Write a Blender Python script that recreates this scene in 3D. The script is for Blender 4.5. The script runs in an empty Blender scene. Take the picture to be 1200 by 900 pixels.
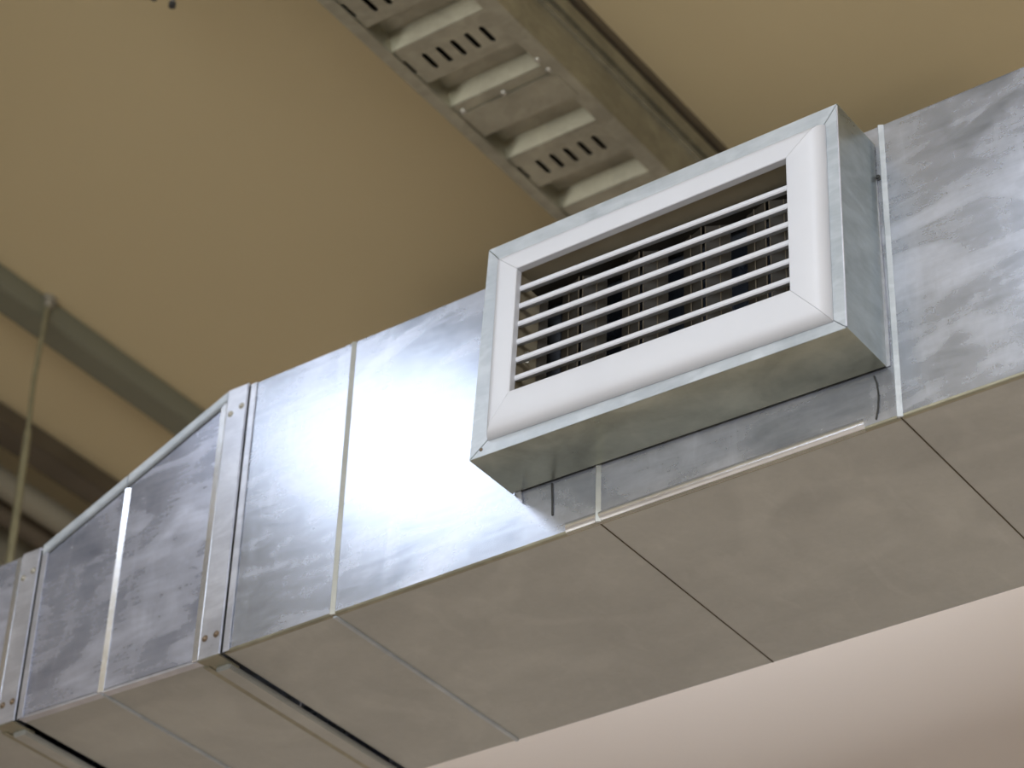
import bpy, bmesh, math, random
from mathutils import Vector, Matrix

C = bpy.context.scene.collection
S = bpy.context.scene
ZO = 3.30                      # height of the duct's underside above the floor

# ------------------------------------------------------------------ camera
cam = bpy.data.cameras.new('camera')
camo = bpy.data.objects.new('camera', cam)
C.objects.link(camo)
cam.sensor_width = 36.0
cam.lens = 3034.76 / 1200 * 36.0
cam.clip_start = 0.05
R = Matrix(((0.8125738, 0.3148083, 0.4905299),
            (0.5820344, -0.4829926, -0.6541820),
            (0.0309804, 0.8170764, -0.5756964)))
camo.matrix_world = Matrix.Translation((1.5597, -2.2717, ZO - 1.7315)) @ R.to_4x4()
cam.dof.use_dof = True
cam.dof.focus_distance = 3.2
cam.dof.aperture_fstop = 5.0
S.camera = camo

# ------------------------------------------------------------------ world and exposure
w = bpy.data.worlds.new('world')
S.world = w
w.use_nodes = True
w.node_tree.nodes['Background'].inputs[0].default_value = (0.55, 0.6, 0.7, 1)
w.node_tree.nodes['Background'].inputs[1].default_value = 0.05
S.view_settings.view_transform = 'Standard'
S.view_settings.look = 'None'
S.view_settings.gamma = 1.0
S.view_settings.use_curve_mapping = False
S.view_settings.exposure = 0.0

LAMP = 4.6                    # radiance of the lamp diffusers
LAMP_COL = (0.79, 0.87, 1.0)
LAMPS = [                      # x, y, z(above duct underside), length x, length y
    (-1.20, -1.12, 1.16, 0.56, 0.56),
    (1.90, -3.30, 1.16, 0.60, 0.60),  # this and the next are unseen lamps added to light the floor
    (-1.20, -3.60, 1.16, 0.60, 0.60),
    (0.45, -1.45, 1.16, 0.60, 0.60),  # unseen lamp added to brighten the duct face
    (-0.45, 1.03, 1.16, 1.20, 0.18),  # added behind the duct to light the back wall
]
FILL_WIN = (-0.4, 3.3, 2.40, 4.20)  # unseen window added in the front wall as fill light: x0, x1, z0, z1
wl = bpy.data.lights.new('fill_light', 'AREA')
wl.shape = 'RECTANGLE'
wl.size = FILL_WIN[1] - FILL_WIN[0] - .1
wl.size_y = FILL_WIN[3] - FILL_WIN[2] - .1
wl.energy = 225.0
wl.color = (0.94, 0.965, 1.0)
wlo = bpy.data.objects.new('fill_light', wl)
C.objects.link(wlo)
wlo.location = ((FILL_WIN[0] + FILL_WIN[1]) / 2, -5.19, (FILL_WIN[2] + FILL_WIN[3]) / 2)
wlo.rotation_euler = (math.radians(90), 0, 0)     # faces +y, into the room
FILL_WIN2 = (-4.8, -2.6, 1.30, 3.10)                   # unseen window added in the left wall to brighten the tray strips: y0, y1, z0, z1
wl2 = bpy.data.lights.new('side_fill_light', 'AREA')
wl2.shape = 'RECTANGLE'
wl2.size = FILL_WIN2[1] - FILL_WIN2[0] - .1
wl2.size_y = FILL_WIN2[3] - FILL_WIN2[2] - .1
wl2.energy = 32.0
wl2.color = (1.0, 0.98, 0.92)
wlo2 = bpy.data.objects.new('side_fill_light', wl2)
C.objects.link(wlo2)
wlo2.location = (-2.99, (FILL_WIN2[0] + FILL_WIN2[1]) / 2, (FILL_WIN2[2] + FILL_WIN2[3]) / 2)
wlo2.rotation_euler = (math.radians(90), 0, math.radians(-90))   # faces +x

# ------------------------------------------------------------------ materials
def srgb(r, g, b):
    def f(v):
        v /= 255.0
        return v / 12.92 if v <= 0.04045 else ((v + 0.055) / 1.055) ** 2.4
    return (f(r), f(g), f(b), 1)

def new_mat(name):
    m = bpy.data.materials.new(name)
    m.use_nodes = True
    nt = m.node_tree
    return m, nt, nt.nodes['Principled BSDF']

def N(nt, kind, **kw):
    n = nt.nodes.new(kind)
    for k, v in kw.items():
        if hasattr(n, k):
            setattr(n, k, v)
        else:
            n.inputs[k.replace('_', ' ')].default_value = v
    return n

def ramp(nt, fac, p0, c0, p1, c1):
    r = nt.nodes.new('ShaderNodeValToRGB')
    r.color_ramp.elements[0].position = p0
    r.color_ramp.elements[0].color = c0
    r.color_ramp.elements[1].position = p1
    r.color_ramp.elements[1].color = c1
    nt.links.new(fac, r.inputs[0])
    return r

def mapr(nt, fac, a, b, c, d):
    r = nt.nodes.new('ShaderNodeMapRange')
    r.inputs[1].default_value = a; r.inputs[2].default_value = b
    r.inputs[3].default_value = c; r.inputs[4].default_value = d
    nt.links.new(fac, r.inputs[0])
    return r

def plain(name, col, rough=0.6, metal=0.0, mottle=0.06, scale=3.0, bump=0.0, bscale=80.0):
    m, nt, b = new_mat(name)
    tc = N(nt, 'ShaderNodeTexCoord')
    n = N(nt, 'ShaderNodeTexNoise', Scale=scale, Detail=4.0)
    nt.links.new(tc.outputs['Object'], n.inputs['Vector'])
    lo = tuple(c * (1 - mottle) for c in col[:3]) + (1,)
    hi = tuple(min(1, c * (1 + mottle)) for c in col[:3]) + (1,)
    r = ramp(nt, n.outputs['Fac'], 0.3, lo, 0.7, hi)
    nt.links.new(r.outputs['Color'], b.inputs['Base Color'])
    b.inputs['Roughness'].default_value = rough
    b.inputs['Metallic'].default_value = metal
    if bump:
        n2 = N(nt, 'ShaderNodeTexNoise', Scale=bscale, Detail=3.0)
        nt.links.new(tc.outputs['Object'], n2.inputs['Vector'])
        bp = N(nt, 'ShaderNodeBump', Strength=bump, Distance=0.002)
        nt.links.new(n2.outputs['Fac'], bp.inputs['Height'])
        nt.links.new(bp.outputs['Normal'], b.inputs['Normal'])
    return m

def galvanised(name, dark, light, rough=(0.26, 0.42), metal=0.8, patch=3.2, spangle=150.0, wob=0.25, seed=0.0, contrast=1.0):
    """zinc-coated sheet: wiped cloudy patches, smears, fine spangle, slight oil-canning"""
    m, nt, b = new_mat(name)
    L = nt.links.new
    tc = N(nt, 'ShaderNodeTexCoord')
    mp = N(nt, 'ShaderNodeMapping')
    mp.inputs['Location'].default_value = (seed, seed * 1.7, seed * 0.3)
    L(tc.outputs['Object'], mp.inputs['Vector'])
    big = N(nt, 'ShaderNodeTexNoise', Scale=patch, Detail=2.0, Roughness=0.5, Distortion=0.9)
    L(mp.outputs[0], big.inputs['Vector'])
    # wipe marks: patches with fairly crisp borders
    wm = N(nt, 'ShaderNodeMapping')
    wm.inputs['Rotation'].default_value = (0.0, 0.45, 0.2)
    wm.inputs['Scale'].default_value = (0.62, 0.8, 1.35)
    L(mp.outputs[0], wm.inputs['Vector'])
    wipe = N(nt, 'ShaderNodeTexNoise', Scale=patch * 2.6, Detail=2.0, Roughness=0.5, Distortion=1.4)
    L(wm.outputs[0], wipe.inputs['Vector'])
    brush = N(nt, 'ShaderNodeTexNoise', Scale=patch * 9.0, Detail=3.0, Roughness=0.6, Distortion=0.6)
    bm_ = N(nt, 'ShaderNodeMapping')
    bm_.inputs['Rotation'].default_value = (0.0, 0.3, 0.1)
    bm_.inputs['Scale'].default_value = (0.35, 0.6, 2.2)
    L(mp.outputs[0], bm_.inputs['Vector'])
    L(bm_.outputs[0], brush.inputs['Vector'])
    w1 = mapr(nt, wipe.outputs['Fac'], 0.48, 0.62, 0.0, 1.0)
    b1 = mapr(nt, brush.outputs['Fac'], 0.35, 0.65, -0.12, 0.12)
    # thin bright smears
    rot = N(nt, 'ShaderNodeMapping')
    rot.inputs['Rotation'].default_value = (0.0, 0.7, 0.0)
    rot.inputs['Scale'].default_value = (22.0, 9.0, 5.0)
    L(mp.outputs[0], rot.inputs['Vector'])
    sm = N(nt, 'ShaderNodeTexNoise', Scale=1.0, Detail=4.0, Distortion=1.2)
    L(rot.outputs[0], sm.inputs['Vector'])
    s1 = mapr(nt, sm.outputs['Fac'], 0.56, 0.72, 0.0, 1.0)
    vo = N(nt, 'ShaderNodeTexVoronoi', Scale=spangle)
    L(tc.outputs['Object'], vo.inputs['Vector'])
    sp = mapr(nt, vo.outputs['Color'], 0.0, 1.0, -0.05, 0.05)
    def math_(op, a, bb):
        n = nt.nodes.new('ShaderNodeMath'); n.operation = op
        for i, v in enumerate((a, bb)):
            if isinstance(v, (int, float)): n.inputs[i].default_value = v
            else: L(v, n.inputs[i])
        return n.outputs[0]
    base = mapr(nt, big.outputs['Fac'], 0.3, 0.7, 0.5 - 0.35 * contrast, 0.5 + 0.35 * contrast).outputs[0]
    v = math_('ADD', base, math_('MULTIPLY', w1.outputs[0], 0.34 * contrast))
    v = math_('ADD', v, math_('MULTIPLY', s1.outputs[0], 0.22 * contrast))
    v = math_('SUBTRACT', v, 0.06 * contrast)
    v = math_('ADD', v, sp.outputs[0])
    v = math_('ADD', v, math_('MULTIPLY', b1.outputs[0], contrast))
    r = ramp(nt, v, 0.0, dark, 1.0, light)
    L(r.outputs['Color'], b.inputs['Base Color'])
    rr = mapr(nt, v, 0.0, 1.0, rough[0], rough[1])
    L(rr.outputs[0], b.inputs['Roughness'])
    b.inputs['Metallic'].default_value = metal
    bn = N(nt, 'ShaderNodeTexNoise', Scale=2.3, Detail=1.0)
    L(mp.outputs[0], bn.inputs['Vector'])
    bp = N(nt, 'ShaderNodeBump', Strength=wob, Distance=0.02)
    L(bn.outputs['Fac'], bp.inputs['Height'])
    fn = N(nt, 'ShaderNodeBump', Strength=0.05, Distance=0.0005)
    L(vo.outputs['Distance'], fn.inputs['Height'])
    L(bp.outputs['Normal'], fn.inputs['Normal'])
    L(bp.outputs['Normal'], b.inputs['Normal'])
    return m

M = {}
M['duct'] = galvanised('galvanised_duct_sheet', srgb(140, 148, 160), srgb(206, 212, 226), rough=(0.19, 0.33), metal=0.75, contrast=0.85, wob=.1)
M['under'] = galvanised('galvanised_underside', srgb(150, 153, 152), srgb(190, 194, 192), rough=(0.28, 0.40), metal=0.62, patch=2.6, seed=1.1, contrast=0.6, wob=.1)
M['duct_wiped'] = galvanised('galvanised_reducer_sheet', srgb(140, 146, 164), srgb(214, 220, 238), rough=(0.22, 0.35), metal=0.70, patch=3.6, seed=4.1, contrast=0.9, wob=.1)
M['box'] = galvanised('galvanised_box_sheet', srgb(140, 143, 130), srgb(186, 188, 172), rough=(0.25, 0.4), metal=0.85, patch=5.0, seed=9.0, contrast=0.8)
M['box_side'] = galvanised('galvanised_box_side', srgb(138, 148, 150), srgb(188, 198, 202), rough=(0.25, 0.4), metal=0.75, patch=5.0, seed=3.0, contrast=0.9)
M['flange'] = galvanised('galvanised_flange', srgb(156, 166, 175), srgb(198, 206, 214), rough=(0.35, 0.5), metal=0.35, patch=9.0, seed=7.0, contrast=0.6)
M['bright'] = galvanised('polished_zinc_seam', srgb(205, 208, 214), srgb(232, 234, 238), rough=(0.16, 0.24), metal=0.85, patch=8.0, contrast=0.5, wob=0.0)
M['strip'] = galvanised('galvanised_strip', srgb(172, 176, 188), srgb(218, 222, 232), rough=(0.25, 0.38), metal=0.7, patch=8.0, seed=2.2, contrast=0.6)
M['tray'] = galvanised('galvanised_tray', srgb(125, 124, 110), srgb(170, 168, 150), rough=(0.28, 0.4), metal=0.7, patch=9.0, seed=5.5, contrast=0.6)
M['white'] = plain('white_powder_coat', srgb(196, 200, 208), rough=0.38, mottle=0.02, scale=12)
M['damper'] = plain('dark_damper_sheet', srgb(38, 34, 27), rough=0.55, metal=0.1, mottle=0.15, scale=20)
M['sleeve'] = plain('beige_grey_sleeve', srgb(150, 142, 122), rough=0.5, mottle=0.08, scale=14)
M['dark_grey'] = plain('dark_grey_matte', srgb(50, 52, 52), rough=0.6)
M['rivet'] = plain('rusty_rivet', srgb(118, 104, 88), rough=0.55, metal=0.6, mottle=0.3, scale=150)
M['zinc'] = plain('zinc_fastener', srgb(170, 168, 158), rough=0.4, metal=0.7, mottle=0.1, scale=60)
M['ceiling'] = plain('cream_painted_ceiling', srgb(196, 182, 145), rough=0.85, mottle=0.02, scale=0.8, bump=0.05)
M['wall'] = plain('pale_pink_beige_wall', srgb(222, 210, 200), rough=0.85, mottle=0.02, scale=0.8, bump=0.05)
M['wall_dark'] = plain('brown_wall', srgb(128, 112, 94), rough=0.85)  # unseen left wall, kept dark to cut bounce onto the ceiling
M['floor'] = plain('beige_concrete_floor', srgb(158, 147, 126), rough=0.6, mottle=0.08, scale=1.5)
M['trunk'] = plain('grey_green_trunking', srgb(108, 108, 90), rough=0.55, mottle=0.05)
M['darkmetal'] = plain('dark_brown_pipe', srgb(92, 84, 70), rough=0.5, metal=0.3, mottle=0.15, scale=8)
M['greypipe'] = plain('grey_pipe', srgb(128, 124, 108), rough=0.5, mottle=0.1, scale=8)
M['rod'] = plain('greenish_steel_rod', srgb(134, 130, 104), rough=0.45, metal=0.5, mottle=0.12, scale=40)
M['lamp_body'] = plain('grey_lamp_body', srgb(120, 122, 124), rough=0.5)
m, nt, b = new_mat('lamp_diffuser')
b.inputs['Base Color'].default_value = (0.8, 0.8, 0.8, 1)
b.inputs['Emission Color'].default_value = LAMP_COL + (1,)
b.inputs['Emission Strength'].default_value = LAMP
M['diffuser'] = m
M['key_diffuser'] = m.copy()
M['key_diffuser'].node_tree.nodes['Principled BSDF'].inputs['Emission Strength'].default_value = LAMP * 1.35

# ------------------------------------------------------------------ helpers
def bx(bm, x0, x1, y0, y1, z0, z1):
    vs = [bm.verts.new((x, y, z)) for x in (x0, x1) for y in (y0, y1) for z in (z0, z1)]
    for f in ((0, 1, 3, 2), (4, 6, 7, 5), (0, 4, 5, 1), (2, 3, 7, 6), (0, 2, 6, 4), (1, 5, 7, 3)):
        bm.faces.new([vs[i] for i in f])

def prism(bm, pts, d):
    """polygon pts (3d) extruded by vector d"""
    d = Vector(d)
    a = [bm.verts.new(p) for p in pts]
    b_ = [bm.verts.new(Vector(p) + d) for p in pts]
    bm.faces.new(a)
    bm.faces.new(b_[::-1])
    n = len(pts)
    for i in range(n):
        bm.faces.new((a[i], b_[i], b_[(i + 1) % n], a[(i + 1) % n]))

def cyl(bm, p0, p1, r0, r1=None, n=16, rings=None):
    r1 = r0 if r1 is None else r1
    p0 = Vector(p0); p1 = Vector(p1)
    ax = (p1 - p0).normalized()
    u = ax.orthogonal().normalized(); v = ax.cross(u)
    rings = rings or [(0, r0), (1, r1)]
    prev = None
    first = None
    for t, r in rings:
        c = p0.lerp(p1, t)
        ring = [bm.verts.new(c + (u * math.cos(2 * math.pi * k / n) + v * math.sin(2 * math.pi * k / n)) * r) for k in range(n)]
        if prev:
            for k in range(n):
                bm.faces.new((prev[k], prev[(k + 1) % n], ring[(k + 1) % n], ring[k]))
        else:
            first = ring
        prev = ring
    bm.faces.new(first[::-1])
    bm.faces.new(prev)

def dome(bm, c, nrm, r, h, n=12):
    c = Vector(c); nrm = Vector(nrm).normalized()
    cyl(bm, c, c + nrm * h, r, n=n, rings=[(0, r), (0.35, r * 0.95), (0.7, r * 0.72), (0.93, r * 0.38), (1.0, r * 0.1)])

def obj(name, bm, mat, parent=None, bevel=0.0, smooth=False, seg=2, loc=None):
    bmesh.ops.recalc_face_normals(bm, faces=bm.faces)
    if bevel:
        bmesh.ops.bevel(bm, geom=list(bm.edges), offset=bevel, segments=seg, affect='EDGES', clamp_overlap=True)
    me = bpy.data.meshes.new(name)
    bm.to_mesh(me); bm.free()
    me.materials.append(mat)
    if smooth or bevel:
        for p in me.polygons: p.use_smooth = True
        me.set_sharp_from_angle(angle=math.radians(35))
    o = bpy.data.objects.new(name, me)
    C.objects.link(o)
    if parent:
        o.parent = parent
        if loc is None:
            o.matrix_parent_inverse = Matrix.Translation(-world_loc(parent))
    if loc is not None:
        o.location = loc
    return o

def world_loc(o):
    v = Vector((0, 0, 0))
    while o:
        v = v + o.location + o.matrix_parent_inverse.translation
        o = o.parent
    return v

def thing(name, label, cat, loc, group=None):
    o = bpy.data.objects.new(name, None)
    o.empty_display_size = 0.05
    C.objects.link(o)
    o.location = loc
    return tag(o, label, cat, group)

def tag(o, label, cat, group=None):
    o['label'] = label
    o['category'] = cat
    if group: o['group'] = group
    return o

def struct(name, bm, mat, label=None):
    o = obj(name, bm, mat)
    o['kind'] = 'structure'
    if label: o['label'] = label
    return o

def B(): return bmesh.new()
Z = lambda z: z + ZO
D = 0.425                      # duct depth
H = 0.45                       # duct height
ZC = Z(1.35)                   # ceiling
XL, XR, YF, YB = -3.0, 3.6, -5.2, 1.42

# ------------------------------------------------------------------ room
bm = B(); bx(bm, XL - .1, XR + .1, YF - .1, YB + .1, -.1, 0); struct('floor', bm, M['floor'], 'beige floor')
bm = B(); bx(bm, XL - .1, XR + .1, YF - .1, YB + .1, ZC, ZC + .12); struct('ceiling', bm, M['ceiling'], 'cream painted ceiling')
bm = B(); bx(bm, XL, XR, YB, YB + .12, 0, ZC); struct('wall_back', bm, M['wall'], 'pale pinkish beige wall behind the duct')
bm = B()
bx(bm, XL, FILL_WIN[0], YF - .12, YF, 0, ZC); bx(bm, FILL_WIN[1], XR, YF - .12, YF, 0, ZC)
bx(bm, FILL_WIN[0], FILL_WIN[1], YF - .12, YF, 0, FILL_WIN[2]); bx(bm, FILL_WIN[0], FILL_WIN[1], YF - .12, YF, FILL_WIN[3], ZC)
struct('wall_front', bm, M['wall'])
bm = B()
for k in range(5):
    x = FILL_WIN[0] + (FILL_WIN[1] - FILL_WIN[0] - .05) * k / 4
    bx(bm, x, x + .05, YF - .10, YF - .04, FILL_WIN[2], FILL_WIN[3])
for z in (FILL_WIN[2], FILL_WIN[3] - .05): bx(bm, FILL_WIN[0], FILL_WIN[1], YF - .10, YF - .04, z, z + .05)
struct('fill_window_1', bm, M['white'])
bm = B()
bx(bm, XL - .12, XL, YF - .12, FILL_WIN2[0], 0, ZC); bx(bm, XL - .12, XL, FILL_WIN2[1], YB + .12, 0, ZC)
bx(bm, XL - .12, XL, FILL_WIN2[0], FILL_WIN2[1], 0, FILL_WIN2[2]); bx(bm, XL - .12, XL, FILL_WIN2[0], FILL_WIN2[1], FILL_WIN2[3], ZC)
struct('wall_left', bm, M['wall_dark'])
bm = B()
for k in range(3):
    y = FILL_WIN2[0] + (FILL_WIN2[1] - FILL_WIN2[0] - .05) * k / 2
    bx(bm, XL - .10, XL - .04, y, y + .05, FILL_WIN2[2], FILL_WIN2[3])
for z in (FILL_WIN2[2], FILL_WIN2[3] - .05): bx(bm, XL - .10, XL - .04, FILL_WIN2[0], FILL_WIN2[1], z, z + .05)
struct('fill_window_2', bm, M['white'])
bm = B(); bx(bm, XR, XR + .12, YF - .12, YB + .12, 0, ZC); struct('wall_right', bm, M['wall'])

# ------------------------------------------------------------------ lamps out of view; all but the first are added fill
for i, (x, y, z, lx, ly) in enumerate(LAMPS):
    t = thing('ceiling_lamp', ['square lamp hung before the reducer, nearest the duct', 'added square fill lamp at the far right front of the room',
              'added square fill lamp at the far left front of the room', 'added square fill lamp in front of the grille', 'added long narrow fill lamp between the duct and the back wall'][i], 'lamp', (x, y, Z(z)), 'lamps hung below the ceiling')
    hx, hy = lx / 2, ly / 2
    bm = B(); bx(bm, x - hx - .02, x + hx + .02, y - hy - .02, y + hy + .02, Z(z), Z(z) + .05)
    for (a0, a1, b0, b1) in ((-hx - .02, -hx, -hy - .02, hy + .02), (hx, hx + .02, -hy - .02, hy + .02), (-hx, hx, -hy - .02, -hy), (-hx, hx, hy, hy + .02)):
        bx(bm, x + a0, x + a1, y + b0, y + b1, Z(z) - .015, Z(z))
    obj('lamp_housing', bm, M['lamp_body'], t)
    bm = B(); bx(bm, x - hx + .001, x + hx - .001, y - hy + .001, y + hy - .001, Z(z) - .008, Z(z) - .001)
    obj('diffuser', bm, M['key_diffuser' if i == 0 else 'diffuser'], t)
    for s in (-1, 1):
        bm = B(); cyl(bm, (x + s * hx * .8, y, Z(z) + .05), (x + s * hx * .8, y, ZC), .004, n=8)
        obj('suspension_rod', bm, M['zinc'], t)

# ------------------------------------------------------------------ main duct
TH = 0.0014
duct = thing('air_duct', 'long galvanised rectangular air duct carrying the white supply grille', 'duct', (1.4, D / 2, Z(0)))
seams = [-0.6212, -0.428, 0.0, 0.4275, 0.855, 1.2825, 1.71, 2.1375, 2.565, 2.9925, XR - .004]
g = 0.0008
OX0, OX1, OZ0, OZ1 = -0.066, 0.352, 0.150, 0.360      # hole in the duct behind the grille
for i in range(len(seams) - 1):
    a, b_ = seams[i] + g, seams[i + 1] - g
    bm = B()
    h0, h1 = max(a, OX0), min(b_, OX1)
    if h0 < h1 - 0.01:
        if a < OX0: bx(bm, a, OX0, 0, TH, Z(.004), Z(H - .001))
        if b_ > OX1: bx(bm, OX1, b_, 0, TH, Z(.004), Z(H - .001))
        bx(bm, h0, h1, 0, TH, Z(.004), Z(OZ0))
        bx(bm, h0, h1, 0, TH, Z(OZ1), Z(H - .001))
        bmesh.ops.remove_doubles(bm, verts=bm.verts, dist=1e-5)
    else:
        bx(bm, a, b_, 0, TH, Z(.004), Z(H - .001))
    obj('front_panel', bm, M['duct'], duct)
    bm = B(); bx(bm, a, b_, .005, D, Z(0), Z(TH)); obj('bottom_panel', bm, M['under'], duct)
    bm = B(); bx(bm, a - g, b_ + g, 0, D, Z(H - TH), Z(H)); obj('top_panel', bm, M['duct'], duct)
    bm = B(); bx(bm, a - g, b_ + g, D - TH, D, Z(TH), Z(H - TH)); obj('back_panel', bm, M['duct'], duct)
    # lower front edge fold of this panel
    bm = B()
    prism(bm, [(a, 0, Z(.0045)), (a, .0006, Z(.0012)), (a, .0022, Z(-.0003)), (a, .006, Z(-.0003)), (a, .006, Z(.0008)), (a, .0018, Z(.0045))], (b_ - a, 0, 0))
    obj('edge_fold', bm, M['tray'], duct, smooth=True)  # darker sheet colour stands for the shadow along the edge crease
# rolled hem added below the grille box so its curve catches a bright streak
bm = B()
pts = [(-.050, .0004, Z(.0170)), (-.050, -.0002, Z(.0165)), (-.050, -.0016, Z(.0140))]
for k in range(9):
    th = math.pi / 2 * k / 8
    pts.append((-.050, -.0022 + .0060 * (1 - math.cos(th)), Z(.0125 - .0132 * math.sin(th))))
pts += [(-.050, .0060, Z(.0010)), (-.050, .0012, Z(.0140))]
prism(bm, pts, (.43, 0, 0))
obj('glint_hem', bm, M['bright'], duct, smooth=True)
# standing seams on the face and the underside
for k, x in enumerate(seams[1:-1]):
    wd = .0036
    bm = B(); prism(bm, [(x - wd, .001, Z(.0)), (x - wd, -.0026, Z(.0)), (x - wd + .0012, -.0034, Z(.0)), (x + wd, -.0006, Z(.0)), (x + wd, .001, Z(.0))], (0, 0, H))
    obj('seam_strip', bm, M['under'] if k < 2 else M['flange'], duct)
    bm = B()
    wb = .0032 if k == 0 else .0010
    bx(bm, x - wb, x + wb, .004, D, Z(-.0025 if k == 0 else -.0010), Z(.001))
    obj('bottom_seam', bm, M['flange'] if k == 0 else M['darkmetal'], duct, bevel=.0006)

# ------------------------------------------------------------------ joints between duct sections
def joint(parent, x0, x1, zb, zt, right):
    """slip joint: raised strip on face and underside, corner plate, rivets, dark gap to its right"""
    bm = B(); bx(bm, x0, x1 - .0015, -.005, -.001, Z(zb - .003), Z(zt + .003))
    f = obj('joint_strip', bm, M['strip'], parent, bevel=.0015)
    for (rx, rz) in ((.24, zt - .043), (.74, zt - .036), (.24, zb + .030), (.74, zb + .031)):
        x = x0 + (x1 - x0) * rx
        bm = B(); dome(bm, (x, -.0055, Z(rz)), (0, -1, 0), .0036, .0028)
        cyl(bm, (x, -.0040, Z(rz)), (x, -.0058, Z(rz)), .0052, n=14)
        obj('rivet', bm, M['rivet'] if rz < .1 else M['zinc'], f, smooth=True)
    # thin fold beside the strip
    bm = B(); bx(bm, x0 - .013, x0 - .001, -.0035, -.0008, Z(zb), Z(zt))
    obj('joint_fold', bm, M['bright'], parent, bevel=.001)
    bm = B(); bx(bm, x1 + .0012, x1 + .013, -.0022, -.0004, Z(zb), Z(zt))
    obj('joint_fold', bm, M['strip'], right, bevel=.0008)
    # dark strip set back in the gap, its shade put in as colour
    bm = B(); bx(bm, x1 - .006, x1 + .004, .0005, .0025, Z(zb), Z(zt)); obj('gap_shade', bm, M['dark_grey'], parent)
    # underside: corner plate and channel
    bm = B(); prism(bm, [(x0 - .001, -.004, Z(zb - .0035)), (x1 - .003, -.004, Z(zb - .0035)), (x1 - .003, .040, Z(zb - .0035)), (x0 + .012, .030, Z(zb - .0035)), (x0 + .002, .020, Z(zb - .0035))], (0, 0, .003))
    obj('corner_plate', bm, M['tray'], parent)
    bm = B(); bx(bm, x0 + .010, x1 - .005, .022, D + .004, Z(zb - .010), Z(zb - .0005))
    obj('bottom_channel', bm, M['under'], parent, bevel=.002)
    bm = B(); bx(bm, x0 - .004, x0 + .007, .012, D + .004, Z(zb - .005), Z(zb - .0005))
    obj('bottom_fold', bm, M['tray'], parent, bevel=.001)
    # top and back rims
    bm = B(); bx(bm, x0, x1 - .003, -.002, D + .004, Z(zt + .0003), Z(zt + .004)); obj('top_strip', bm, M['strip'], parent)
    bm = B(); bx(bm, x0, x1 - .003, D + .0005, D + .005, Z(zb), Z(zt)); obj('back_strip', bm, M['strip'], parent)

# ------------------------------------------------------------------ reducer
red = thing('duct_reducer', 'tapering galvanised reducer narrowing to the left with a sloping top edge', 'duct', (-.85, D / 2, Z(0)))
RX0, RX1 = -1.013, -.662
ZB0, ZB1 = .009, 0.0
ZT0, ZT1 = .296, .447
def rz(x, z0, z1): return z0 + (z1 - z0) * (x - RX0) / (RX1 - RX0)
xm = -.850
for (a, b_) in ((RX0 + .001, xm - .0006), (xm + .0006, RX1 - .001)):
    pb = lambda x: Z(rz(x, ZB0, ZB1)); pt = lambda x: Z(rz(x, ZT0, ZT1))
    bm = B(); prism(bm, [(a, 0, pb(a) + .003), (b_, 0, pb(b_) + .003), (b_, 0, pt(b_) - .001), (a, 0, pt(a) - .001)], (0, TH, 0))
    obj('front_panel', bm, M['duct_wiped'], red)
    bm = B(); prism(bm, [(a, .002, pb(a)), (b_, .002, pb(b_)), (b_, D, pb(b_)), (a, D, pb(a))], (0, 0, TH))
    obj('bottom_panel', bm, M['under'], red)
    bm = B(); prism(bm, [(a, 0, pt(a)), (b_, 0, pt(b_)), (b_, D, pt(b_)), (a, D, pt(a))], (0, 0, -TH))
    obj('top_panel', bm, M['duct'], red)
    bm = B(); prism(bm, [(a, D, pb(a)), (b_, D, pb(b_)), (b_, D, pt(b_)), (a, D, pt(a))], (0, -TH, 0))
    obj('back_panel', bm, M['duct'], red)
    bm = B(); prism(bm, [(a, 0, pb(a) - .001), (a, 0, pb(a) + .004), (a, .006, pb(a) + .001), (a, .012, pb(a) - .001)], (b_ - a, 0, pb(b_) - pb(a)))
    obj('edge_fold', bm, M['strip'], red)
    # lock seam along the sloping top edge, standing proud of the face
    bm = B(); prism(bm, [(a, -.006, pt(a) + .004), (a, -.006, pt(a) - .0115), (a, -.0015, pt(a) - .013), (a, .004, pt(a) - .012), (a, .004, pt(a) + .004)], (b_ - a, 0, pt(b_) - pt(a)))
    obj('lock_seam', bm, M['flange'], red, bevel=.001)
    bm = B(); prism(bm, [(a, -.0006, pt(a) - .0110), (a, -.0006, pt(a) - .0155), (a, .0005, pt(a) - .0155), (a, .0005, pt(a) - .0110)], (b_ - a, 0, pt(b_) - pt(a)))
    obj('seam_shade', bm, M['dark_grey'], red)  # dark strip painting in the crevice shade below the seam
wd = .0048
bm = B(); zb_, zt_ = Z(rz(xm, ZB0, ZB1)), Z(rz(xm, ZT0, ZT1) - .018)
prism(bm, [(xm - wd, .001, zb_), (xm - wd, -.0026, zb_), (xm - wd + .0010, -.0034, zb_), (xm + wd, -.0006, zb_), (xm + wd, .001, zb_)], (0, 0, zt_ - zb_))
obj('seam_strip', bm, M['bright'], red)
bm = B(); bx(bm, xm - .003, xm + .003, .003, D, Z(.0045 - .0022), Z(.0058)); obj('bottom_seam', bm, M['flange'], red, bevel=.0008)
joint(red, -.6635, -.6225, 0.0, H, duct)

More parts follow.
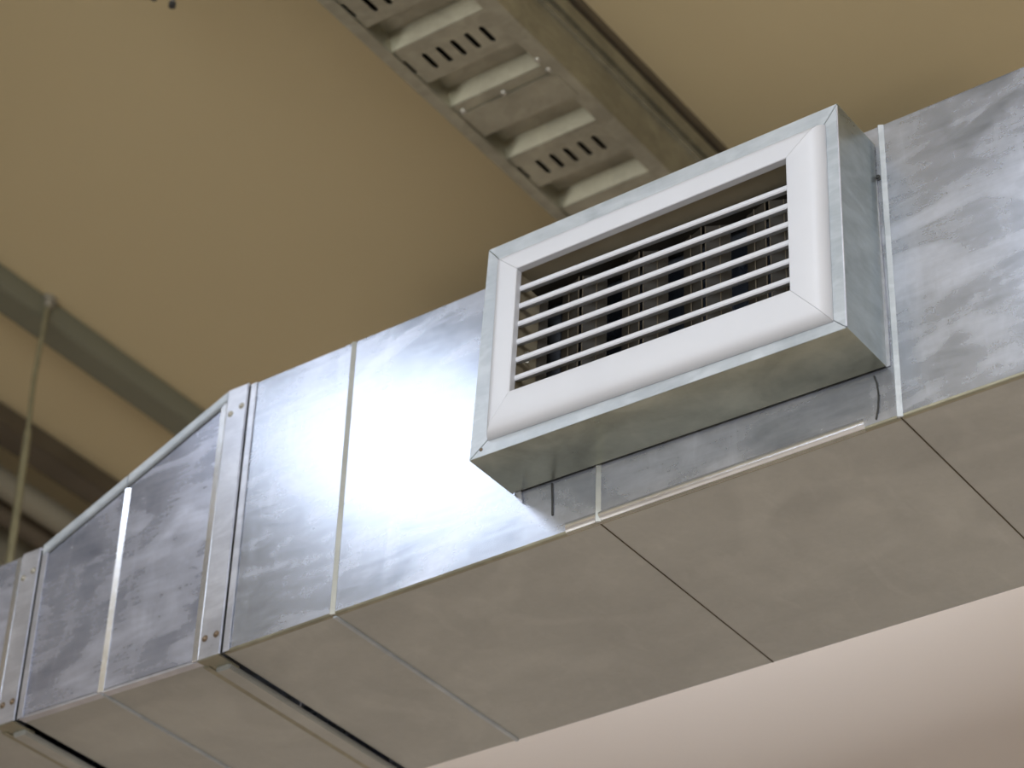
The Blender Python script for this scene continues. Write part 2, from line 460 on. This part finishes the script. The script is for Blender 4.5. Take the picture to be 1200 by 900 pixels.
# ------------------------------------------------------------------ smaller duct to the left
small = thing('air_duct', 'narrower galvanised duct running off at the left edge beyond the reducer', 'duct', (-2.3, D / 2, Z(0)))
sx = [-1.056, -1.48, -1.91, -2.34, -2.77, XL + .004]
SB, ST = .008, .297
for i in range(len(sx) - 1):
    a, b_ = sx[i + 1] + g, sx[i] - g
    bm = B(); bx(bm, a, b_, 0, TH, Z(SB + .003), Z(ST)); obj('front_panel', bm, M['duct_wiped'], small)
    bm = B(); bx(bm, a, b_, .002, D, Z(SB), Z(SB + TH)); obj('bottom_panel', bm, M['under'], small)
    bm = B(); bx(bm, a, b_, 0, D, Z(ST), Z(ST + TH)); obj('top_panel', bm, M['duct'], small)
    bm = B(); bx(bm, a, b_, D - TH, D, Z(SB + TH), Z(ST)); obj('back_panel', bm, M['duct'], small)
    bm = B(); prism(bm, [(a, 0, Z(SB) - .001), (a, 0, Z(SB) + .004), (a, .006, Z(SB) + .001), (a, .012, Z(SB) - .001)], (b_ - a, 0, 0))
    obj('edge_fold', bm, M['strip'], small)
for x in sx[1:-1]:
    bm = B(); bx(bm, x - .005, x + .005, -.003, .001, Z(SB), Z(ST)); obj('seam_strip', bm, M['strip'], small, bevel=.001)
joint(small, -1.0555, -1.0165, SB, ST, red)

# ------------------------------------------------------------------ box that carries the grille
BY = -0.0966
TL, TR, BR, BL = (-.1186, .4216), (.4175, .4219), (.4149, .0759), (-.1346, .0872)
# the box sits on the duct face
box = thing('grille_box', 'shallow galvanised sheet box on the duct face around the white grille', 'duct box', (.15, 0, Z(.08)))
iTL, iTR, iBR, iBL = (-.085, .378), (.384, .379), (.382, .109), (-.090, .122)
def q3(p, y): return (p[0], y, Z(p[1]))
gm = .0006
for nm, quad in (('front_strip', (TL, TR, iTR, iTL)), ('front_strip', (TR, BR, iBR, iTR)), ('front_strip', (BR, BL, iBL, iBR)), ('front_strip', (BL, TL, iTL, iBL))):
    o4, n4, n_i, o_i = quad
    d = Vector(((n4[0] - o4[0]), (n4[1] - o4[1]))).normalized() * gm
    q = [(o4[0] + d.x, o4[1] + d.y), (n4[0] - d.x, n4[1] - d.y), (n_i[0] - d.x, n_i[1] - d.y), (o_i[0] + d.x, o_i[1] + d.y)]
    bm = B(); prism(bm, [q3(p, BY) for p in q], (0, .0014, 0))
    obj(nm, bm, M['flange'], box, bevel=.0005)
def side(name, p, q, inward, mat=None, back=-.0018):
    """one return sheet of the box between two front corners, running back to the duct"""
    n = Vector(inward).normalized() * .0012
    bm = B()
    a = [(p[0], BY + .0004, Z(p[1])), (q[0], BY + .0004, Z(q[1])), (q[0], back, Z(q[1])), (p[0], back, Z(p[1]))]
    prism(bm, a, (n.x, 0, n.y))
    return obj(name, bm, mat or M['box'], box)
side('top_sheet', TL, TR, (0, -1))
side('right_sheet', (TR[0], TR[1] - .0005), (BR[0], BR[1] + .0005), (-1, 0), M['box_side'])
side('bottom_sheet', BR, BL, (0, 1), back=-.0045)
side('left_sheet', (BL[0], BL[1] + .0005), (TL[0], TL[1] - .0005), (1, 0))
# bright hem along the right front corner and the back right edge
bm = B(); cyl(bm, (TR[0] - .0006, BY - .0002, Z(TR[1] - .004)), (BR[0] - .0006, BY - .0002, Z(BR[1] + .002)), .0012, n=8)
obj('corner_hem', bm, M['strip'], box, smooth=True)
bm = B(); prism(bm, [(.4175, -.0022, Z(.37)), (.4200, -.0022, Z(.12)), (.4195, -.0022, Z(.0770)), (.4140, -.0022, Z(.0765)), (.4160, -.0022, Z(.37))], (0, .0016, 0))
obj('rear_hem', bm, M['strip'], box)
# little tab at the lower left rear corner, screw on the lower left of the flange
bm = B(); prism(bm, [(-.129, -.004, Z(.0865)), (-.120, -.004, Z(.0865)), (-.117, -.004, Z(.068)), (-.121, -.004, Z(.071)), (-.1245, -.004, Z(.079))], (0, .003, 0))
obj('rear_tab', bm, M['strip'], box)
bm = B(); dome(bm, (-.1165, BY, Z(.0975)), (0, -1, 0), .0026, .002); obj('rivet', bm, M['rivet'], box, smooth=True)
bm = B(); dome(bm, (.4205, -.0035, Z(.366)), (0, -1, 0), .0032, .003)
tag_r = obj('rivet', bm, M['dark_grey'], box, smooth=True); tag_r['label'] = 'black screw head'

# thin dark lines on the duct face below the box
def line(bm, pts, r):
    for p, q in zip(pts[:-1], pts[1:]): cyl(bm, p, q, r, n=6)
bm = B(); line(bm, [(-.0725, -.001, Z(.083)), (-.0712, -.001, Z(.060)), (-.0705, -.001, Z(.034))], .0016)
obj('dark_line', bm, M['dark_grey'], duct)
bm = B(); line(bm, [(.3965, -.001, Z(.0705)), (.4000, -.001, Z(.058)), (.4012, -.001, Z(.040)), (.3995, -.001, Z(.022)), (.3960, -.001, Z(.008))], .0012)
obj('dark_line', bm, M['dark_grey'], duct)

# ------------------------------------------------------------------ white supply grille
gr = thing('supply_grille', 'white rectangular supply air grille with horizontal louvres on the box', 'air grille', (.15, BY, Z(.1)))
gTL, gTR, gBR, gBL = (-.0987, .3921), (.4001, .3936), (.3974, .0917), (-.1051, .1064)
hTL, hTR, hBR, hBL = (-.061, .3574), (.3511, .3558), (.3497, .148), (-.0658, .1588)
prof = [(-.0, .0005), (.0, .0015), (.04, .0065), (.12, .0112), (.24, .0138), (.36, .0148), (1.0, .0148), (1.03, .0138), (1.04, .0040), (1.0, .0040)]
def frame_bar(o_a, o_b, i_a, i_b):
    bm = B()
    rows = []
    for s, h in prof:
        pa = (o_a[0] + (i_a[0] - o_a[0]) * s, BY - h, Z(o_a[1] + (i_a[1] - o_a[1]) * s))
        pb = (o_b[0] + (i_b[0] - o_b[0]) * s, BY - h, Z(o_b[1] + (i_b[1] - o_b[1]) * s))
        d = (Vector(pb) - Vector(pa)).normalized() * .00025
        rows.append((bm.verts.new(Vector(pa) + d), bm.verts.new(Vector(pb) - d)))
    for r0, r1 in zip(rows, rows[1:] + rows[:1]):
        bm.faces.new((r0[0], r0[1], r1[1], r1[0]))
    bm.faces.new([r[0] for r in rows][::-1]); bm.faces.new([r[1] for r in rows])
    return obj('frame_bar', bm, M['white'], gr, smooth=True)
for a in ((gTL, gTR, hTL, hTR), (gTR, gBR, hTR, hBR), (gBR, gBL, hBR, hBL), (gBL, gTL, hBL, hTL)):
    frame_bar(*a)
# inner sleeve behind the opening
hc = (.143, .255)
def outw(p, k): return (hc[0] + (p[0] - hc[0]) * k, hc[1] + (p[1] - hc[1]) * k)
for p, q in ((hTL, hTR), (hTR, hBR), (hBR, hBL), (hBL, hTL)):
    a_, b_ = outw(p, 1.010), outw(q, 1.010)
    c_, d_ = outw(q, 1.025), outw(p, 1.025)
    bm = B(); prism(bm, [(v[0], -.1000, Z(v[1])) for v in (a_, b_, c_, d_)], (0, .050, 0))
    obj('sleeve', bm, M['sleeve'], gr)
# six horizontal louvres
for k in range(6):
    zl, zr = .3313 - .0286 * k - .001, .3180 - .0285 * k - .001
    bm = B()
    sec = [(0, -.0041), (-.0016, -.0026), (-.002, 0), (-.0016, .0026), (0, .0041), (.004, .0030), (.016, .0060), (.016, .0048), (.004, -.0026)]
    L_ = [bm.verts.new((-.0700, -.1000 + y, Z(zl) + z)) for y, z in sec]
    R_ = [bm.verts.new((.3560, -.1000 + y, Z(zr) + z)) for y, z in sec]
    n = len(sec)
    for i in range(n): bm.faces.new((L_[i], R_[i], R_[(i + 1) % n], L_[(i + 1) % n]))
    bm.faces.new(L_[::-1]); bm.faces.new(R_)
    obj('louvre', bm, M['white'], gr, smooth=True)
# vertical damper blades behind, meeting in pairs with dark gaps between the pairs
def blade(x0, y0, x1, y1, z0=.142, z1=.345, mat=None):
    d = Vector((x1 - x0, y1 - y0)).normalized(); nx, ny = -d.y * .0012, d.x * .0012
    bm = B()
    prism(bm, [(x0, y0, Z(z0)), (x1, y1, Z(z0)), (x1 + nx, y1 + ny, Z(z0)), (x0 + nx, y0 + ny, Z(z0))], (0, 0, z1 - z0))
    f = obj('damper_blade', bm, mat or M['damper'], gr)
    for t in (.42, 1.0):
        bm = B(); px, py = x0 + (x1 - x0) * t, y0 + (y1 - y0) * t - .0012
        cyl(bm, (px, py, Z(z0)), (px, py, Z(z1)), .0008, n=8)
        obj('blade_edge', bm, M['darkmetal'], f)
for k in range(-1, 5):
    g0 = -.054 + .0945 * k
    if -.070 < g0 + .026: blade(max(g0 + .026, -.068), -.050, g0 + .061, -.062)
    if g0 + .0945 < .36: blade(g0 + .0945, -.046, g0 + .066, -.060)
bm = B(); bx(bm, -.073, .3585, -.072, -.030, Z(.345), Z(.350)); obj('damper_rail', bm, M['damper'], gr)
bm = B(); bx(bm, .062, .080, -.0760, -.0725, Z(.3405), Z(.3460)); tg = obj('slider_knob', bm, M['white'], gr, bevel=.001)
# small spring clip at the left end
bm = B()
pts = [(-.062 + .006 * math.cos(t * .55), -.082 + .004 * t / 6, Z(.232) + .007 * math.sin(t * .55)) for t in range(0, 10)]
line(bm, pts, .0012)
obj('spring_clip', bm, M['zinc'], gr, smooth=True)

# ------------------------------------------------------------------ cable tray under the ceiling
zt = Z(1.17)
tx0, txl, txr, tx1 = -.5485, -.519, -.338, -.312      # rail edge, slots side, plate edge, web
tray = thing('cable_tray', 'galvanised cable tray with slotted corrugated base under the ceiling', 'cable tray', (-.43, .2, zt))
TY0, TY1 = -1.9, YB - .004
P0, PER = .146, .163
RISE = .026
def plate_with_slots(name, x0, x1, y0, y1, z, holes, th, mat, parent):
    bm = B()
    def loop(pts):
        v = [bm.verts.new((p[0], p[1], z)) for p in pts]
        return [bm.edges.new((v[i], v[(i + 1) % len(v)])) for i in range(len(v))]
    ed = loop([(x0, y0), (x1, y0), (x1, y1), (x0, y1)])
    for h in holes: ed += loop(h)
    bmesh.ops.triangle_fill(bm, edges=ed, use_beauty=True)
    bad = []
    r = bmesh.ops.extrude_face_region(bm, geom=list(bm.faces))
    for v in [e for e in r['geom'] if isinstance(e, bmesh.types.BMVert)]: v.co.z += th
    return obj(name, bm, mat, parent)
def slot(cx, cy, w_, l_, lean=0.0):
    pts = []
    for k in range(5):
        t = math.pi * k / 4
        pts.append((cx + w_ / 2 * math.cos(t), cy + l_ / 2 - w_ / 2 + w_ / 2 * math.sin(t)))
    for k in range(5):
        t = math.pi + math.pi * k / 4
        pts.append((cx + w_ / 2 * math.cos(t), cy - l_ / 2 + w_ / 2 + w_ / 2 * math.sin(t)))
    return pts
k0 = math.ceil((TY0 - P0) / PER)
k1 = math.floor((TY1 - P0 - .1) / PER)
for k in range(k0, k1 + 1):
    y0 = P0 + PER * k
    y1 = y0 + .091
    ynext = P0 + PER * (k + 1)
    if k == 1:
        holes = []
    else:
        holes = [slot(txl + .0045 + .0292 * j, y0 + .050, .0098, .042) for j in range(6)]
        holes[0] = slot(txl - .0035, y0 + .044, .0060, .036)
    plate_with_slots('slotted_rung', tx0 + .022, tx1, y0 - .001, y1 + .001, zt, holes, .0016, M['tray'], tray)
    if y1 < 1.3:
        # pressed-up pocket between this rung and the next: sloped walls and a raised floor
        bm = B()
        a0, a1, b0, b1 = txl - .006, txr, y1, ynext
        lo = [(a0, b0, zt), (a1, b0, zt), (a1, b1, zt), (a0, b1, zt)]
        hi = [(a0 + .004, b0 + .010, zt + RISE), (a1 - .010, b0 + .010, zt + RISE), (a1 - .010, b1 - .018, zt + RISE), (a0 + .004, b1 - .018, zt + RISE)]
        for i in range(4): prism(bm, [lo[i], lo[(i + 1) % 4], hi[(i + 1) % 4], hi[i]], (0, 0, .0012))
        prism(bm, hi, (0, 0, .0012))
        obj('pocket', bm, M['tray'], tray)
        bm = B(); bx(bm, txr, tx1, y1 + .001, ynext - .001, zt, zt + .0016); bx(bm, tx0 + .022, a0, y1 + .001, ynext - .001, zt, zt + .0016)
        obj('base_margin', bm, M['tray'], tray)
# left side rail: bottom flange, web, top flange
bm = B()
prism(bm, [(tx0, TY0, zt - .004), (tx0 + .024, TY0, zt - .004), (tx0 + .024, TY0, zt - .0005), (tx0 + .003, TY0, zt - .0005), (tx0 + .003, TY0, zt + .085), (tx0 + .016, TY0, zt + .085), (tx0 + .016, TY0, zt + .088), (tx0, TY0, zt + .088)], (0, TY1 - TY0, 0))
obj('side_rail', bm, M['tray'], tray, bevel=.0008)
# right side rail: tall web, thin lip, recess, second lip (mirrors the profile seen under the ceiling)
bm = B()
pr = [(0, 0), (0, .088), (.007, .089), (.007, .093), (-.006, .094), (-.006, .120), (.002, .121), (.002, .152), (-.004, .1525), (-.004, .160), (-.020, .160), (-.020, .002), (-.030, .002), (-.030, 0)]
prism(bm, [(tx1 + .004 + a, TY0, zt - .002 + b_) for a, b_ in pr], (0, TY1 - TY0, 0))
obj('side_rail', bm, M['tray'], tray)
# plain splice plate with its bolts over the second rung
bm = B(); prism(bm, [(tx0 + .026, P0 + PER + .022, zt - .0030), (txr - .004, P0 + PER + .022, zt - .0030), (txr + .010, P0 + PER + .030, zt - .0030), (txr + .012, P0 + PER + .088, zt - .0030), (tx0 + .030, P0 + PER + .088, zt - .0030)], (0, 0, .0022))
spl = obj('splice_plate', bm, M['tray'], tray)
for (px, py) in ((tx0 + .034, P0 + PER + .018), (-.430, P0 + PER + .018), (txr + .004, P0 + PER + .012), (txr + .003, P0 + PER - .018)):
    bm = B(); dome(bm, (px, py, zt - .0005), (0, 0, -1), .0058, .005); obj('bolt', bm, M['zinc'], spl, smooth=True)
bm = B(); bx(bm, tx0 - .001, tx1 - .004, TY0, TY1, zt + .0885, zt + .0900); obj('shade_lid', bm, M['darkmetal'], tray)  # unseen lid added to block light so the slots look black
for x, rr in ((-.50, .011), (-.47, .008), (-.43, .012), (-.385, .009)):
    bm = B(); cyl(bm, (x, TY0, zt + .031 + rr), (x, TY1, zt + .031 + rr), rr, n=12)
    obj('cable', bm, M['dark_grey'], tray, smooth=True)  # unseen dark cables added to darken the view through the slots
# cover strip between the tray and the ceiling
bm = B(); bx(bm, tx1 - .012, tx1 + .010, TY0, TY1, zt + .162, ZC)
obj('ceiling_batten', bm, M['darkmetal'], tray)
for y in (-1.2, -.4, 1.1):
    for x in (tx0 + .008,):
        bm = B(); cyl(bm, (x, y, zt + .086), (x, y, ZC), .004, n=8); obj('hanger_rod', bm, M['zinc'], tray)

# ------------------------------------------------------------------ left background under the ceiling
bm = B(); prism(bm, [(-1.665, -1.9, ZC), (-1.672, -1.9, ZC - .030), (-1.682, -1.9, ZC - .040), (-1.735, -1.9, ZC - .046), (-1.742, -1.9, ZC - .036), (-1.748, -1.9, ZC)], (0, YB + 1.9 - .004, 0))
tag(obj('ceiling_trunking', bm, M['trunk'], bevel=.003), 'greyish green trunking fixed along the ceiling behind the thin rod', 'trunking')

rod = thing('hanger_rod', 'thin greenish hanger rod dropping from ceiling to the narrow duct', 'rod', (-1.668, .485, Z(-.05)))
bm = B(); line(bm, [(-1.668, .485, ZC), (-1.672, .485, Z(1.15)), (-1.664, .485, Z(1.02))], .0052); obj('upper_rod', bm, M['rod'], rod, smooth=True)
bm = B(); line(bm, [(-1.664, .485, Z(1.03)), (-1.655, .485, Z(.75)), (-1.650, .485, Z(-.05))], .0078); obj('lower_rod', bm, M['rod'], rod, smooth=True)
bm = B(); cyl(bm, (-1.668, .485, ZC - .010), (-1.668, .485, ZC), .017, n=16); cyl(bm, (-1.668, .485, ZC - .022), (-1.668, .485, ZC - .010), .010, n=6); obj('ceiling_nut', bm, M['zinc'], rod)
bm = B(); bx(bm, -1.672, -1.628, -.04, .52, Z(-.035), Z(SB - .001)); obj('support_bar', bm, M['zinc'], rod)
bm = B(); cyl(bm, (-1.650, -.025, Z(-.05)), (-1.650, -.025, ZC), .005, n=8); obj('front_rod', bm, M['rod'], rod)

def run(name, label, cat, x0, x1, z0, z1, mat, round_=False):
    bm = B()
    if round_: cyl(bm, ((x0 + x1) / 2, -1.9, Z((z0 + z1) / 2)), ((x0 + x1) / 2, YB - .004, Z((z0 + z1) / 2)), (x1 - x0) / 2, n=20)
    else: bx(bm, x0, x1, -1.9, YB - .004, Z(z0), Z(z1))
    return tag(obj(name, bm, mat, smooth=round_, bevel=0 if round_ else .003), label, cat)
run('ceiling_channel', 'dark brown flat channel on the ceiling, nearest of the far left runs', 'channel', -2.075, -2.005, 1.30, 1.349, M['darkmetal'])
run('service_pipe', 'grey pipe lying just left of the dark channel in the far left corner', 'pipe', -2.165, -2.105, 1.24, 1.30, M['greypipe'], True)
run('service_pipe', 'dark pipe between the two grey runs in the far left corner', 'pipe', -2.245, -2.185, 1.24, 1.30, M['darkmetal'], True)
run('service_duct', 'grey rectangular trunking left of the pipes, farthest to the left', 'trunking', -2.42, -2.29, 1.20, 1.30, M['greypipe'])

# ------------------------------------------------------------------ two bolt ends at the top edge
for i, (x, y, zb) in enumerate(((-.7789, -.1196, 1.20), (-.8357, -.1102, 1.255))):
    t = thing('ceiling_bolt', ['longer threaded bolt hanging from the ceiling at the top edge', 'shorter threaded bolt left of the longer one at the top edge'][i], 'bolt', (x, y, ZC), 'bolt ends at the top edge')
    bm = B(); cyl(bm, (x, y, Z(zb)), (x, y, ZC), .004, n=10); obj('threaded_rod', bm, M['zinc'], t)
    bm = B(); cyl(bm, (x, y, Z(zb) - .002), (x, y, Z(zb) + .006), .0062, n=10); obj('rod_cap', bm, M['dark_grey'], t)
    bm = B(); cyl(bm, (x, y, ZC - .008), (x, y, ZC), .012, n=6); obj('nut', bm, M['zinc'], t)
